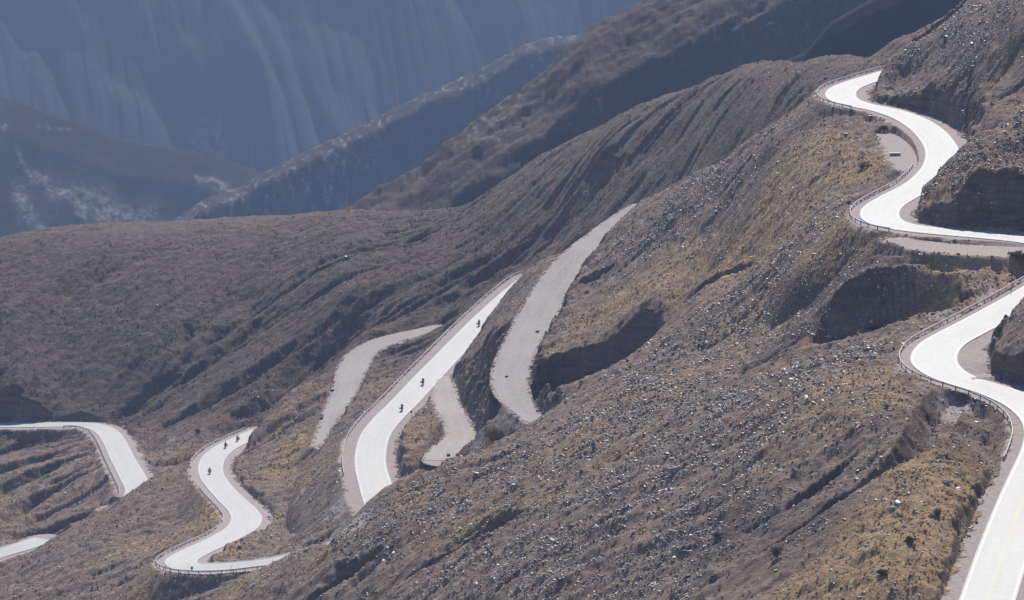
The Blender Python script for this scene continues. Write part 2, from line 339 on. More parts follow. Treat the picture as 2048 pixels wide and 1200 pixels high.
def nd(t, ty, **kw):
    n = t.nodes.new(ty)
    for k, v in kw.items():
        if k in n.inputs: n.inputs[k].default_value = v
        else: setattr(n, k, v)
    return n
def noise(t, vec, scale, detail=4, rough=.55, dist=0):
    n = nd(t, 'ShaderNodeTexNoise', Scale=scale, Detail=detail, Roughness=rough, Distortion=dist)
    t.links.new(vec, n.inputs['Vector']); return n.outputs[0]
def ramp(t, fac, stops):
    n = t.nodes.new('ShaderNodeValToRGB'); t.links.new(fac, n.inputs[0]); e = n.color_ramp.elements
    while len(e) < len(stops): e.new(.5)
    for el, (p, c) in zip(e, stops):
        el.position = p; el.color = (c if isinstance(c, tuple) else (c, c, c)) + (1,)
    return n.outputs[0]
def mixc(t, fac, a, b, mode='MIX'):
    n = nd(t, 'ShaderNodeMix', data_type='RGBA', blend_type=mode)
    for sock, v in ((n.inputs[0], fac), (n.inputs[6], a), (n.inputs[7], b)):
        if isinstance(v, bpy.types.NodeSocket): t.links.new(v, sock)
        else: sock.default_value = v if not isinstance(v, tuple) else v + (1,) * (4 - len(v))
    return n.outputs[2]
def math_(t, op, a, b=0.0, clamp=False):
    n = nd(t, 'ShaderNodeMath', operation=op, use_clamp=clamp)
    for sock, v in ((n.inputs[0], a), (n.inputs[1], b)):
        if isinstance(v, bpy.types.NodeSocket): t.links.new(v, sock)
        else: sock.default_value = v
    return n.outputs[0]
def attr(t, name): return nd(t, 'ShaderNodeAttribute', attribute_name=name).outputs['Fac']
def coords(t, sc=(1, 1, 1)):
    c = t.nodes.new('ShaderNodeTexCoord'); m = nd(t, 'ShaderNodeMapping'); m.inputs['Scale'].default_value = sc
    t.links.new(c.outputs['Object'], m.inputs[0]); return m.outputs[0]
def bump(t, b, h, strength=.5, dist=.3):
    n = nd(t, 'ShaderNodeBump', Strength=strength, Distance=dist); t.links.new(h, n.inputs['Height']); t.links.new(n.outputs[0], b.inputs['Normal'])

# ---- hillside: stony soil, scree, dry bunch grass, bare pinkish soil
m_ground, t, b = mat('stony_hillside', .95, .25)
cw = coords(t)
mott = noise(t, cw, .35, 6, .65); fine = noise(t, cw, 1.7, 5, .7); big = noise(t, coords(t, (.025, .035, .03)), 1, 3, .5)
rock = mixc(t, ramp(t, big, [(.35, 0.), (.65, 1.)]), (.330, .240, .185), (.295, .240, .200))
rock = mixc(t, ramp(t, mott, [(.3, 0.), (.7, 1.)]), mixc(t, 1.0, rock, (.45, .43, .43), 'MULTIPLY'), mixc(t, 1.0, rock, (1.6, 1.5, 1.42), 'MULTIPLY'))
grassc = mixc(t, ramp(t, fine, [(.35, 0.), (.62, 1.)]), (.37, .25, .13), (.68, .47, .245))
gm = math_(t, 'MULTIPLY', attr(t, 'grass'), ramp(t, noise(t, cw, .55, 4, .7), [(.36, 0.), (.56, 1.)]))
c = mixc(t, gm, rock, grassc)
soilc = mixc(t, ramp(t, fine, [(.3, 0.), (.7, 1.)]), (.40, .335, .315), (.55, .475, .45))
pinkc = mixc(t, ramp(t, mott, [(.3, 0.), (.7, 1.)]), (.20, .15, .13), (.30, .225, .195))
c = mixc(t, math_(t, 'MULTIPLY', attr(t, 'pink'), ramp(t, mott, [(.3, .35), (.6, 1.)])), c, pinkc)
c = mixc(t, math_(t, 'MULTIPLY', attr(t, 'dark_ground'), .9), c, mixc(t, 1.0, c, (.47, .475, .50), 'MULTIPLY'))
c = mixc(t, attr(t, 'soil'), c, soilc)
spk = ramp(t, noise(t, cw, 2.6, 3, .8), [(.64, 0.), (.69, 1.)])
c = mixc(t, math_(t, 'MULTIPLY', math_(t, 'MULTIPLY', spk, attr(t, 'scree')), .8), c, (.42, .40, .39))
geo = t.nodes.new('ShaderNodeNewGeometry'); sx = t.nodes.new('ShaderNodeSeparateXYZ'); t.links.new(geo.outputs['True Normal'], sx.inputs[0])
steep = ramp(t, sx.outputs[2], [(.45, 1.), (.68, 0.)])
strat = noise(t, coords(t, (.12, .12, 1.3)), 1, 6, .7, .4); crag = noise(t, coords(t, (1.2, 1.2, .5)), 1, 6, .8)
cliff = mixc(t, ramp(t, strat, [(.32, 0.), (.66, 1.)]), (.14, .10, .08), (.42, .31, .25))
c = mixc(t, math_(t, 'MULTIPLY', steep, .85), c, cliff)
t.links.new(c, b.inputs['Base Color'])
hgt = math_(t, 'ADD', math_(t, 'ADD', fine, math_(t, 'MULTIPLY', mott, 1.5)), math_(t, 'MULTIPLY', steep, math_(t, 'ADD', math_(t, 'MULTIPLY', strat, 2.0), math_(t, 'MULTIPLY', crag, 2.5))))
hgt = math_(t, 'MULTIPLY', hgt, math_(t, 'SUBTRACT', 1.0, math_(t, 'MULTIPLY', attr(t, 'soil'), .75)))
bump(t, b, hgt, .9, .7)

# ---- pale worn pavement; sun glare on the asphalt is put into its colour
m_road, t, b = mat('glare_pale_pavement', .62, .5)
cw = coords(t); lat = attr(t, 'lat')
cr = mixc(t, ramp(t, noise(t, coords(t, (.3, .06, .1)), 1, 4, .6), [(.3, 0.), (.7, 1.)]), (.53, .54, .535), (.61, .615, .605))
track = math_(t, 'SUBTRACT', 1.0, math_(t, 'MULTIPLY', math_(t, 'ABSOLUTE', math_(t, 'SUBTRACT', math_(t, 'ABSOLUTE', lat), .48)), 3.6), True)
cr = mixc(t, math_(t, 'MULTIPLY', track, .35), cr, (.64, .645, .635))
edge = ramp(t, math_(t, 'ABSOLUTE', lat), [(.93, 0.), (1., 1.)])
cr = mixc(t, math_(t, 'MULTIPLY', edge, .35), cr, (.5, .47, .45))
cr = mixc(t, math_(t, 'MULTIPLY', ramp(t, noise(t, cw, .8, 6, .7), [(.45, 0.), (.75, 1.)]), .45), cr, (.44, .435, .425))
t.links.new(cr, b.inputs['Base Color'])
m_line, t, b = mat('white_road_paint', .5, .5); b.inputs['Base Color'].default_value = (.70, .70, .69, 1)
m_yel, t, b = mat('faded_yellow_paint', .6, .5); b.inputs['Base Color'].default_value = (.68, .60, .40, 1)

m_track, t, b = mat('packed_gravel', .95, .2)
cw = coords(t)
ct = mixc(t, ramp(t, noise(t, coords(t, (.12, .05, .1)), 1, 4, .6), [(.35, 0.), (.65, 1.)]), (.37, .32, .30), (.47, .45, .43))
ct = mixc(t, ramp(t, noise(t, cw, 1.4, 6, .75), [(.38, .0), (.62, .7)]), ct, (.58, .53, .50))
rut = ramp(t, math_(t, 'ABSOLUTE', math_(t, 'SUBTRACT', math_(t, 'ABSOLUTE', attr(t, 'lat')), .4)), [(.0, .35), (.16, 0.)])
ct = mixc(t, rut, ct, (.54, .51, .50))
t.links.new(ct, b.inputs['Base Color']); bump(t, b, noise(t, cw, 2.2, 4, .7), .3, .1)

# ------------------------------------------------------------------ what grows and lies where (metres on the ground)
def at_px(u, v, y0=440, y1=1300):
    """where the sight line through a pixel meets the built ground"""
    Y = np.arange(y0, y1, .4); x, y, w = ray(u, v); tt = Y / y
    d = w * tt - zsurf(x * tt, Y); k = int(np.argmax(d < 0))
    return np.array([x * tt[k], Y[k], float(zsurf(x * tt[k], Y[k]))])
GRASS = [(1710,330,9,1),(1650,290,9,.8),(1570,370,13,.8),(1600,430,12,.8),(1500,480,12,.9),(1420,520,10,.7),(1330,540,10,.9),(1250,600,9,.8),(1190,640,7,.6),(1700,470,8,.8),(1620,540,10,.6),(1900,575,8,.8),(1990,545,7,.9),(1950,560,6,.8),
 (1880,950,11,1),(1920,1010,10,1),(1830,1060,12,1),(1900,1110,12,1),(1740,1130,12,.95),(1640,1180,11,.85),(1820,1180,12,1),(1770,1020,9,.7),(1700,760,10,.6),(1620,850,10,.5),(1780,800,7,.6),(590,900,7,1),(565,940,7,1),(610,960,6,.9),(540,880,5,.6),(430,1010,6,.9),(400,1050,8,.8),(340,1080,8,.7),(280,1180,10,.7),(470,1180,7,.5),(1320,780,9,.5),(1160,880,9,.5),(1250,900,8,.45),(840,860,6,.9),(950,745,5,.9),(930,850,4,.7),(480,1000,3,.4),(1480,680,9,.5),(1420,740,9,.4),(1080,1000,8,.4),(930,1060,8,.5),(1520,950,9,.4),(1880,410,6,.8),(1950,440,6,.8),(1990,360,7,.5),(2000,150,8,.5),(650,1100,6,.8),(690,1060,5,.5),(820,1000,5,.9),(700,900,5,.5),(760,770,4,.4),(230,1110,10,.4),(1370,600,9,.5),(560,850,5,.5),(470,1095,4,.8),(360,925,5,.6)]
SCREE = [(1350,420,14,.9),(1250,480,8,.6),(1450,370,12,.7),(1480,640,14,1),(1400,700,14,1),(1300,790,14,1),(1200,840,12,1),(1130,900,12,1),(1000,940,12,1),(880,1000,12,1),(780,1040,9,.9),(1400,860,16,1),(1250,980,15,1),(1450,1000,14,.8),(1330,1080,14,.8),(1100,1080,14,.8),(1500,880,12,.8),(1580,780,10,.7),(1650,730,9,.8),(1700,650,10,.6),(1950,330,9,1),(1900,350,6,1),(2020,270,9,1),(1850,80,12,.7),(1950,60,12,.6),(550,800,9,.8),(600,840,8,.6),(1150,1180,12,.7),(900,1150,10,.6),(1600,620,9,.6)]
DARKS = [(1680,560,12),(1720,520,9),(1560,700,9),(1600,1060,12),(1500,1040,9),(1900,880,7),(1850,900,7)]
PINK = [(1060,340,20,.7),(1180,275,22,.8),(1300,220,24,.9),(1450,170,26,1),(1600,145,26,1),(1700,140,18,1),(1520,190,20,.8),(1250,330,22,.5),(430,462,30,.6),(250,470,30,.5),(600,445,30,.5),(1660,215,6,.8)]
SOIL = [(1905,822,3.6,1),(1818,742,3.0,.8),(1845,775,2.2,.5),(690,1000,5,.95),(715,1040,4,.9),(680,1060,4,.6),(600,985,1.8,.9),(640,1040,4,.35),(1010,840,4,.7),(1055,845,3.5,.9),(1805,300,6.5,.6),(1830,345,3,.8),(1930,500,10,.5),(225,985,4,.5),(205,930,3,.6),(430,1150,6,.35),(500,1150,6,.4),(340,880,5,.5),(1895,255,4,.4),(1980,585,5,.6),(1880,625,4,.5),(850,915,3,.5),(960,880,3,.5),(1000,430,4,0)]
def blobs(lst, X, Y, yst=1.7):
    r = np.zeros(X.shape, np.float32)
    for it in lst:
        p = at_px(it[0], it[1]); rad = it[2]; s_ = it[3] if len(it) > 3 else 1
        j0, j1 = np.searchsorted(Y[:, 0], [p[1] - 3 * rad * yst, p[1] + 3 * rad * yst]) if Y.ndim == 2 else (0, len(Y))
        xs, ys = X[j0:j1], Y[j0:j1]
        g = s_ * np.exp(-(((xs - p[0]) / rad) ** 2 + ((ys - p[1]) / (rad * yst)) ** 2))
        r[j0:j1] = np.maximum(r[j0:j1], g)
    return r
edge_n = .8 * fbm(GXX / 2.2, GYY / 2.2, 71, 3, .6)
sm = lambda x: np.clip(x, 0, 1) ** 2 * (3 - 2 * np.clip(x, 0, 1))
patch_n = .35 * fbm(GXX / 7, GYY / 9, 75, 3, .6)
M_grass = sm(blobs(GRASS, GXX, GYY) * 1.5 + patch_n * .8 - .12)
M_scree = sm(blobs(SCREE, GXX, GYY) * 1.3 + patch_n - .1 + .15)
M_pink = sm(blobs(PINK, GXX, GYY, 1.4) + patch_n * .5)
M_dark_ground = np.clip((GYY + .5 * GXX - 960) / 60 + .4 * patch_n, 0, 1) * (1 - .75 * M_pink)  # rear hill: darker, greyer soil, less so where it is pink
M_dark_ground = np.maximum(M_dark_ground, sm(blobs(DARKS, GXX, GYY) * 1.4 + patch_n * .6 - .2) * .8)
M_soil = np.maximum(sm((.25 - NEAR + edge_n) / .9), sm(blobs(SOIL, GXX, GYY, 1.5) * 1.6 + patch_n * .7 - .25))
hill = structure(grid_mesh('hillside', GXX, GYY, GZ, [m_ground], attrs={'dark_ground': M_dark_ground, 'grass': M_grass, 'scree': M_scree, 'pink': M_pink, 'soil': M_soil}))

def strip(Q, offs, lats, mats, name, dz=0., skirt=.35, rag=0.):
    N = normals(Q); V = []
    for o, l in zip(offs, lats):
        o = np.asarray(o, float) * np.ones(len(Q))
        if rag and abs(l) > .99: o = o + np.sign(l) * rag * fbm(Q[:, 0] / 3.1 + 9 * l, Q[:, 1] / 3.1, 81, 3, .6)
        V.append(np.c_[Q[:, :2] + N * o[:, None], Q[:, 2] + dz + H0])
    V = np.stack(V, 1); la = np.tile(lats, (len(Q), 1))
    if skirt:
        a = V[:, :1].copy(); a[..., 2] -= skirt; b_ = V[:, -1:].copy(); b_[..., 2] -= skirt
        V = np.concatenate([a, V, b_], 1); la = np.c_[la[:, :1], la, la[:, -1:]]
    return structure(mesh_np(name, V.reshape(-1, 3), grid_faces(*V.shape[:2])[:, ::-1], mats, smooth=False, attrs={'lat': la}))
for k, Q in LINES.items():
    w = Q[:, 3] / 2; lt = [-1, -.9, -.5, 0, .5, .9, 1]
    strip(Q, [w * l for l in lt], lt, [m_road], 'road')
    for sd in (-1, 1):
        strip(Q, [sd * (w - .45) - .09, sd * (w - .45) + .09], [-1, 1], [m_line], 'edge_line', .006, 0)
    strip(Q, [-.16, -.05], [-1, 1], [m_yel], 'centre_line', .006, 0)
    strip(Q, [.05, .16], [-1, 1], [m_yel], 'centre_line', .006, 0)
for k, Q in TLINES.items():
    if k in ('G4', 'G5'): continue          # bare lay-bys, part of the ground
    w = Q[:, 3] / 2; lt = [-1, -.75, -.4, 0, .4, .75, 1]
    strip(Q, [w * l for l in lt], lt, [m_track], 'gravel_track', -.06, .35, .5)

# worn cross lines painted where the middle road drops out of sight
QM = LINES['M']; NM = normals(QM); pm_ = project(QM[:, :3])
for (u_, v_, o0_, o1_) in ((752, 988, -1, -.1), (752, 994, -1, -.1), (757, 1008, -1, .3)):
    k_ = int(np.argmin(np.hypot(*(pm_ - (u_, v_)).T))); q_ = QM[k_]; t2 = np.array([NM[k_][1], -NM[k_][0]]); w_ = q_[3] / 2 - .5
    V = [(*(q_[:2] + NM[k_] * w_ * oo + t2 * tt_), q_[2] + H0 + .02) for oo, tt_ in ((o0_, -.3), (o1_, -.3), (o1_, .3), (o0_, .3))]
    structure(mesh_np('cross_line', V, [(3, 2, 1, 0)], [m_line]))

# ------------------------------------------------------------------ stones, bunch grass and scrub nobody could count
rng = np.random.RandomState(11)
def tilt(n, amt):
    """random rotation matrices: spin about z, then lean"""
    a = rng.rand(n) * 6.283; l = rng.randn(n) * amt; c = rng.rand(n) * 6.283
    ca, sa, cl, sl, cc, sc = np.cos(a), np.sin(a), np.cos(l), np.sin(l), np.cos(c), np.sin(c)
    Z = np.zeros(n); O = np.ones(n)
    Rz = np.stack([ca, -sa, Z, sa, ca, Z, Z, Z, O], -1).reshape(n, 3, 3); Rx = np.stack([O, Z, Z, Z, cl, -sl, Z, sl, cl], -1).reshape(n, 3, 3)
    R2 = np.stack([cc, -sc, Z, sc, cc, Z, Z, Z, O], -1).reshape(n, 3, 3)
    return R2 @ Rx @ Rz
def sample(n, wfun, y0=450, y1=1190):
    Y = np.sqrt(rng.rand(n) * (y1 ** 2 - y0 ** 2) + y0 ** 2); A = (rng.rand(n) * 2 - 1) * R(8.9); X = Y * np.tan(A)
    j = np.clip(np.searchsorted(rows, Y), 0, len(rows) - 1); i = np.clip(np.searchsorted(tx, X / Y), 0, len(tx) - 1)
    k = rng.rand(n) < wfun(j, i, X, Y)
    return X[k], Y[k], j[k], i[k]
def scatter(name, base_v, base_f, X, Y, size, leanamt, mats, jitter=.25, sink=.1, var=None, kind='stuff', squash=None):
    n = len(X); nb = len(base_v)
    V = base_v[None] * (1 + jitter * rng.randn(n, nb, 1)) * size[:, None, None]
    if squash is not None: V = V * squash[:, None, :]
    V = np.einsum('nij,nkj->nki', tilt(n, leanamt), V)
    V[..., 0] += X[:, None]; V[..., 1] += Y[:, None]; V[..., 2] += (zsurf(X, Y) + H0 - sink * size)[:, None]
    F = base_f[None] + (np.arange(n) * nb)[:, None, None]
    o = mesh_np(name, V.reshape(-1, 3), F.reshape(-1, base_f.shape[1]), mats, attrs={'var': np.repeat(var if var is not None else rng.rand(n), nb)})
    o['kind'] = kind; return o
cube_v = np.array([(-1,-1,-1),(1,-1,-1),(1,1,-1),(-1,1,-1),(-.8,-.75,1),(.75,-.8,1),(.8,.7,1),(-.7,.8,1)], float) * .5
cube_f = np.array([(0,3,2,1),(4,5,6,7),(0,1,5,4),(1,2,6,5),(2,3,7,6),(3,0,4,7)])
m_stone, t, b = mat('split_stone', .5, .45)
sc_ = ramp(t, attr(t, 'var'), [(.0, (.08, .066, .060)), (.5, (.19, .16, .145)), (.76, (.28, .25, .23)), (.87, (.50, .47, .44)), (1., (.80, .79, .78))])
t.links.new(sc_, b.inputs['Base Color'])
vis = lambda j, i: NEAR[j, i] > .5
X, Y, j, i = sample(850000, lambda j, i, X, Y: .3 * ((NEAR[j, i] > -.9) & (NEAR[j, i] <= .5)) * np.clip(.5 + 1.5 * vn(X / 4, Y / 5, 98), 0, 1) + vis(j, i) * (.07 + 1.1 * M_scree[j, i] * np.clip(.7 + 1.1 * vn(X / 2.6, Y / 4, 96) + .5 * vn((X + Y * .15) / 16, Y / 3.2, 97), .05, 1.4)) * np.clip((1080 - Y) / 300, .12, 1))
sz = .14 + .26 * rng.rand(len(X)) ** 2 + .5 * (rng.rand(len(X)) < .02) * rng.rand(len(X))
scatter('scattered_stones', cube_v, cube_f, X, Y, sz, .45, [m_stone], .18, -.15, squash=np.stack([1 + .7 * rng.rand(len(X)), .7 + .4 * rng.rand(len(X)), .35 + .4 * rng.rand(len(X))], 1))
# dry tufts: fans of blades
def tuft_geo(nbl, spread):
    V = []; F = []
    for k in range(nbl):
        a = k * 2.399; r = spread * (.35 + .65 * ((k * .618) % 1)); h = 1 - .45 * ((k * .377) % 1)
        ca, sa = math.cos(a), math.sin(a); n0 = len(V); wd = .13
        V += [(-sa * wd + ca * .05, ca * wd + sa * .05, 0), (sa * wd + ca * .05, -ca * wd + sa * .05, 0), (ca * r, sa * r, h)]
        F.append((n0, n0 + 1, n0 + 2))
    return np.array(V, float), np.array(F)
def translucent(t, b, col, f):
    tr = t.nodes.new('ShaderNodeBsdfTranslucent'); ms = t.nodes.new('ShaderNodeMixShader'); ms.inputs[0].default_value = f
    t.links.new(col, tr.inputs[0]); t.links.new(col, b.inputs['Base Color']); t.links.new(b.outputs[0], ms.inputs[1]); t.links.new(tr.outputs[0], ms.inputs[2])
    t.links.new(ms.outputs[0], t.nodes['Material Output'].inputs[0])
m_tuft, t, b = mat('dry_bunch_grass', .9, .2)
translucent(t, b, ramp(t, attr(t, 'var'), [(.0, (.22, .15, .085)), (.35, (.40, .28, .145)), (.75, (.60, .42, .22)), (1., (.68, .52, .30))]), .4)
tv, tf = tuft_geo(15, 1.0); tv[:, 2] *= .72
X, Y, j, i = sample(420000, lambda j, i, X, Y: vis(j, i) * (.015 + .6 * M_grass[j, i] * np.clip(1.2 + 1.5 * vn(X / 3, Y / 3, 90), 0, 1)) * np.clip((1150 - Y) / 300, .1, 1))
scatter('dry_grass_tufts', tv, tf, X, Y, .2 + .34 * rng.rand(len(X)) ** 1.5, .2, [m_tuft], .1, .08)
m_scrub, t, b = mat('low_scrub', .95, .15)
translucent(t, b, ramp(t, attr(t, 'var'), [(.0, (.07, .06, .045)), (.6, (.13, .11, .08)), (1., (.22, .18, .12))]), .25)
sv, sf = tuft_geo(16, 1.0); sv[:, 2] *= .7
X, Y, j, i = sample(300000, lambda j, i, X, Y: vis(j, i) * (.06 + .05 * (Y > 930)) * np.clip(.8 + 1.2 * vn(X / 9, Y / 12, 93), .1, 1.2) * (1 - .7 * M_pink[j, i]))
scatter('low_scrub', sv, sf, X, Y, .3 + .42 * rng.rand(len(X)) ** 2, .15, [m_scrub], .12, .05)

# ------------------------------------------------------------------ far ridges
def far_hill(name, m, sil, ycrest, prof, y0, y1, dy, ncol, extra=None, back=.5, pale_streaks=()):
    """sil: crest as seen (u, v); prof: list of (metres in front of the crest, drop); chutes: streaks of sunlit ridgeline or light rock, painted pale"""
    a = np.linspace(-R(11.5), R(11.5), ncol); tt = np.tan(a); su, sv_ = np.array(sil, float).T
    yc = np.interp(tt * FPX + 1024, *np.array(ycrest, float).T)
    # the pixel column depends a little on height; one correction is enough
    u = 1024 + FPX * tt; v = np.interp(u, su, sv_)
    for _ in range(3):
        x_, y_, w_ = ray(u, v); u = 1024 + FPX * tt * (cP - (v - 600) / FPX * sP); v = np.interp(u, su, sv_)
    x_, y_, w_ = ray(u, v); zc = w_ / y_ * yc
    Yr = np.arange(y0, y1, dy); X = Yr[:, None] * tt; Y = np.repeat(Yr[:, None], ncol, 1)
    d = yc[None] - Y
    pd, pz = np.array(prof, float).T
    z = zc[None] - np.where(d > 0, np.interp(d, pd, pz), -d * back)
    dz, att = extra(X, Y, d, z) if extra else (0, {})
    def hit(u, v):
        i = int(np.argmin(abs(tt - ray(u, v)[0] / ray(u, v)[1]))); x_, y_, w_ = ray(u, v)
        k = int(np.argmax(w_ / y_ * Yr < (z + dz)[:, i])); return X[k, i], Yr[k]
    for (ua, va, ub, vb, wa, wb, st) in pale_streaks:
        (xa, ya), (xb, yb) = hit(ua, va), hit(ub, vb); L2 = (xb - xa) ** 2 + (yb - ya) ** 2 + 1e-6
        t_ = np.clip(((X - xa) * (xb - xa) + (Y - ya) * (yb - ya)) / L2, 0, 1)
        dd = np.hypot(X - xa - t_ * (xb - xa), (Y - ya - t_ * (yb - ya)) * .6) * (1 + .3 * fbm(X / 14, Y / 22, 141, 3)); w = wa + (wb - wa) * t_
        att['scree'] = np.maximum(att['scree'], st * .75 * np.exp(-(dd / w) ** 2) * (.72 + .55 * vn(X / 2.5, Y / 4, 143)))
    return structure(grid_mesh(name, X, Y, z + dz, [m], attrs=att))
def hill_mat(name, c1, c2, sc=.02, bumpd=3):
    m, t, b = mat(name, 1, .1); cw = coords(t)
    n1 = noise(t, cw, sc, 8, .65)
    c = mixc(t, ramp(t, n1, [(.35, 0.), (.65, 1.)]), c1, c2)
    c = mixc(t, math_(t, 'MULTIPLY', attr(t, 'scree'), ramp(t, noise(t, cw, sc * 9, 5, .8), [(.38, .1), (.56, 1.)])), c, (.62, .57, .49)); c = mixc(t, math_(t, 'MULTIPLY', attr(t, 'speck'), ramp(t, noise(t, cw, sc * 7, 6, .85), [(.44, 0.), (.58, 1.)])), c, (.50, .45, .40))  # scree mask: light rock, also sunlit ridgelines and bands painted pale
    t.links.new(c, b.inputs['Base Color']); bump(t, b, noise(t, cw, sc * 4, 6, .7), .6, bumpd); return m
def xr2(X, Y, d, z):
    n = 3.5 * fbm(X / 75, Y / 110, 101, 4, .5) * np.clip((d + 15) / 50, 0, 1) + 1.0 * fbm(X / 8, Y / 9, 109, 4, .7) + 1.5 * ridged((X * .9 + Y * .4) / 120, (Y * .9 - X * .4) / 15, 103, 4, .6) * np.clip((d + 20) / 40, .15, 1)
    sp = sm(.9 * vn(X / 2.2, Y / 3.2, 105) + .5 * fbm(X / 40, Y / 60, 107, 2) - .25) + .8 * sm(2.2 * ridged(X / 160, z / 5.5 + .5 * vn(X / 25, Y / 25, 110), 112, 1) - 1.35) * sm(1.4 * vn(X / 30, z / 10, 113) + .3) * (d > 12)
    return n, {'scree': 0 * X, 'speck': sp * .8 * np.clip(1 - d / 120, .15, 1)}
m_h2 = hill_mat('brown_hill', (.11, .082, .066), (.18, .138, .112), .05, 1.5)
far_hill('hill', m_h2, [(-400,700),(500,520),(600,462),(672,435),(740,392),(840,340),(890,290),(950,240),(1020,196),(1090,150),(1130,105),(1180,60),(1290,0),(1400,-50),(1600,-140),(2400,-260)],
  [(-1000,1560),(600,1560),(1300,1640),(2500,1700)], [(0,0),(18,4),(60,24),(110,74),(300,300)], 1300, 1760, 2.2, 1500, xr2)
def xr0(X, Y, d, z):
    return 4 * fbm(X / 30, Y / 40, 111, 4, .5) * np.clip((d + 6) / 25, 0, 1), {'scree': 0 * X, 'speck': 0 * X}
m_h0 = hill_mat('shaded_hill', (.055, .05, .048), (.08, .07, .065), .05, 1)  # face lying in shadow: the shade is put into this dark colour
far_hill('hill', m_h0, [(-400,900),(1480,330),(1530,148),(1560,128),(1610,104),(1640,70),(1665,42),(1740,0),(1900,-70),(2400,-200)],
  [(-1000,1330),(2500,1330)], [(0,0),(8,6),(200,260)], 1190, 1420, 2.0, 1300, xr0)
def xr1(X, Y, d, z):
    n = 8 * fbm(X / 120, Y / 190, 121, 4, .5) * np.clip((d + 15) / 80, 0, 1) + 3 * ridged(X / 40 + Y / 80, Y / 160, 123, 4, .55) * np.clip((d + 20) / 60, .1, 1)
    sp = sm(1.2 * vn(X / 3, Y / 5, 125) - .1) * np.clip(1.15 - d / 60 + .5 * fbm(X / 60, Y / 60, 127, 3), 0, 1)
    return n, {'scree': sm(vn(X / 3, Y / 5, 128) * .8 + .6 - np.abs(d - 75 + (X - 20) * .25 + 10 * vn(X / 30, Y / 60, 126)) / 16) * .45, 'speck': sp * 1.5}  # second sunlit band and the lit crest, painted pale through these masks
m_h1 = hill_mat('speckled_spur', (.09, .076, .068), (.145, .122, .11), .03, 3)
far_hill('hill', m_h1, [(-600,760),(200,520),(340,447),(400,405),(480,375),(560,330),(700,265),(800,212),(900,165),(980,125),(1050,88),(1100,76),(1165,70),(1260,78),(1500,40),(2400,-160)],
  [(-1000,2800),(300,2800),(1200,3000),(2500,3100)], [(0,0),(24,8),(90,85),(260,270),(520,560)], 2350, 3200, 4.0, 1300, xr1)

def xr3(X, Y, d, z):
    n = 11 * fbm(X / 150, Y / 240, 131, 4, .5) * np.clip((d + 10) / 90, 0, 1) + 8 * ridged((X - Y * .25) / 75, Y / 400, 133, 4, .5) * np.clip(d / 90, .05, 1)
    return n, {'scree': 0 * X, 'speck': 0 * X}
m_h3 = hill_mat('blue_spur', (.045, .04, .038), (.065, .057, .05), .015, 5)
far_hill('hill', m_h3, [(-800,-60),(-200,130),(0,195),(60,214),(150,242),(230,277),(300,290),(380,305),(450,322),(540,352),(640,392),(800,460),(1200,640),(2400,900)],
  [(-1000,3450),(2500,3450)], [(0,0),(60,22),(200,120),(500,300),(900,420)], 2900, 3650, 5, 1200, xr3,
  pale_streaks=[(35,315,105,385,2,6,.9),(105,385,150,402,5,5,1),(150,402,245,460,5,7,1),(145,375,215,415,2,8,1),(215,415,310,455,9,10,1),(170,395,270,450,6,12,.8),(35,382,60,440,5,7,.9),(60,440,88,474,7,5,.8),(147,420,185,462,2,4,.8),(395,360,450,386,3,7,1),(405,375,440,392,4,6,.6),(75,252,140,262,1,1.5,.5),(180,245,200,250,2,2,1),(8,258,12,258,2,2,1)])  # spur ridgelines catching the sun, their light painted in as pale colour
def xr4(X, Y, d, z):
    dn = np.clip(d / 900, 0, 1); w1 = 20 * fbm(X / 200, Y / 200, 151, 3)
    n = -24 * ridged((X + w1 * 1.5 + Y * .36) / 125, Y / 700, 153, 1, .5) - 9 * ridged((X + w1 * .6 + Y * .30) / 44, Y / 420, 155, 2, .5) - 3 * ridged((X + w1 * .3 + Y * .2) / 17, Y / 160, 157, 2, .5)
    return n * np.clip((960 - d) / 120, .05, 1), {'scree': 0 * X, 'speck': 0 * X}
m_h4 = hill_mat('fluted_wall', (.085, .07, .062), (.105, .086, .077), .006, 4)
far_hill('mountain', m_h4, [(-3000,-330),(2600,-330)], [(-3000,5000),(5000,5000)], [(0,0),(870,620),(960,670),(1150,690),(1600,715)], 3700, 5300, 7, 1400, xr4,
  pale_streaks=[(395,292,430,322,14,10,.75),(430,288,446,318,9,9,.8)])
# valley ground that ties the slopes together
xs = np.linspace(-1300, 1300, 80); ys = np.linspace(300, 5300, 200); VX, VY = np.meshgrid(xs, ys)
VZ = np.interp(VY, [300, 430, 1340, 2000, 4100, 5300], [-260, -330, -420, -560, -720, -760]) + 10 * fbm(VX / 200, VY / 200, 161)
structure(grid_mesh('valley_ground', VX, VY, VZ, [m_h1], attrs={'scree': 0 * VX, 'speck': 0 * VX}))

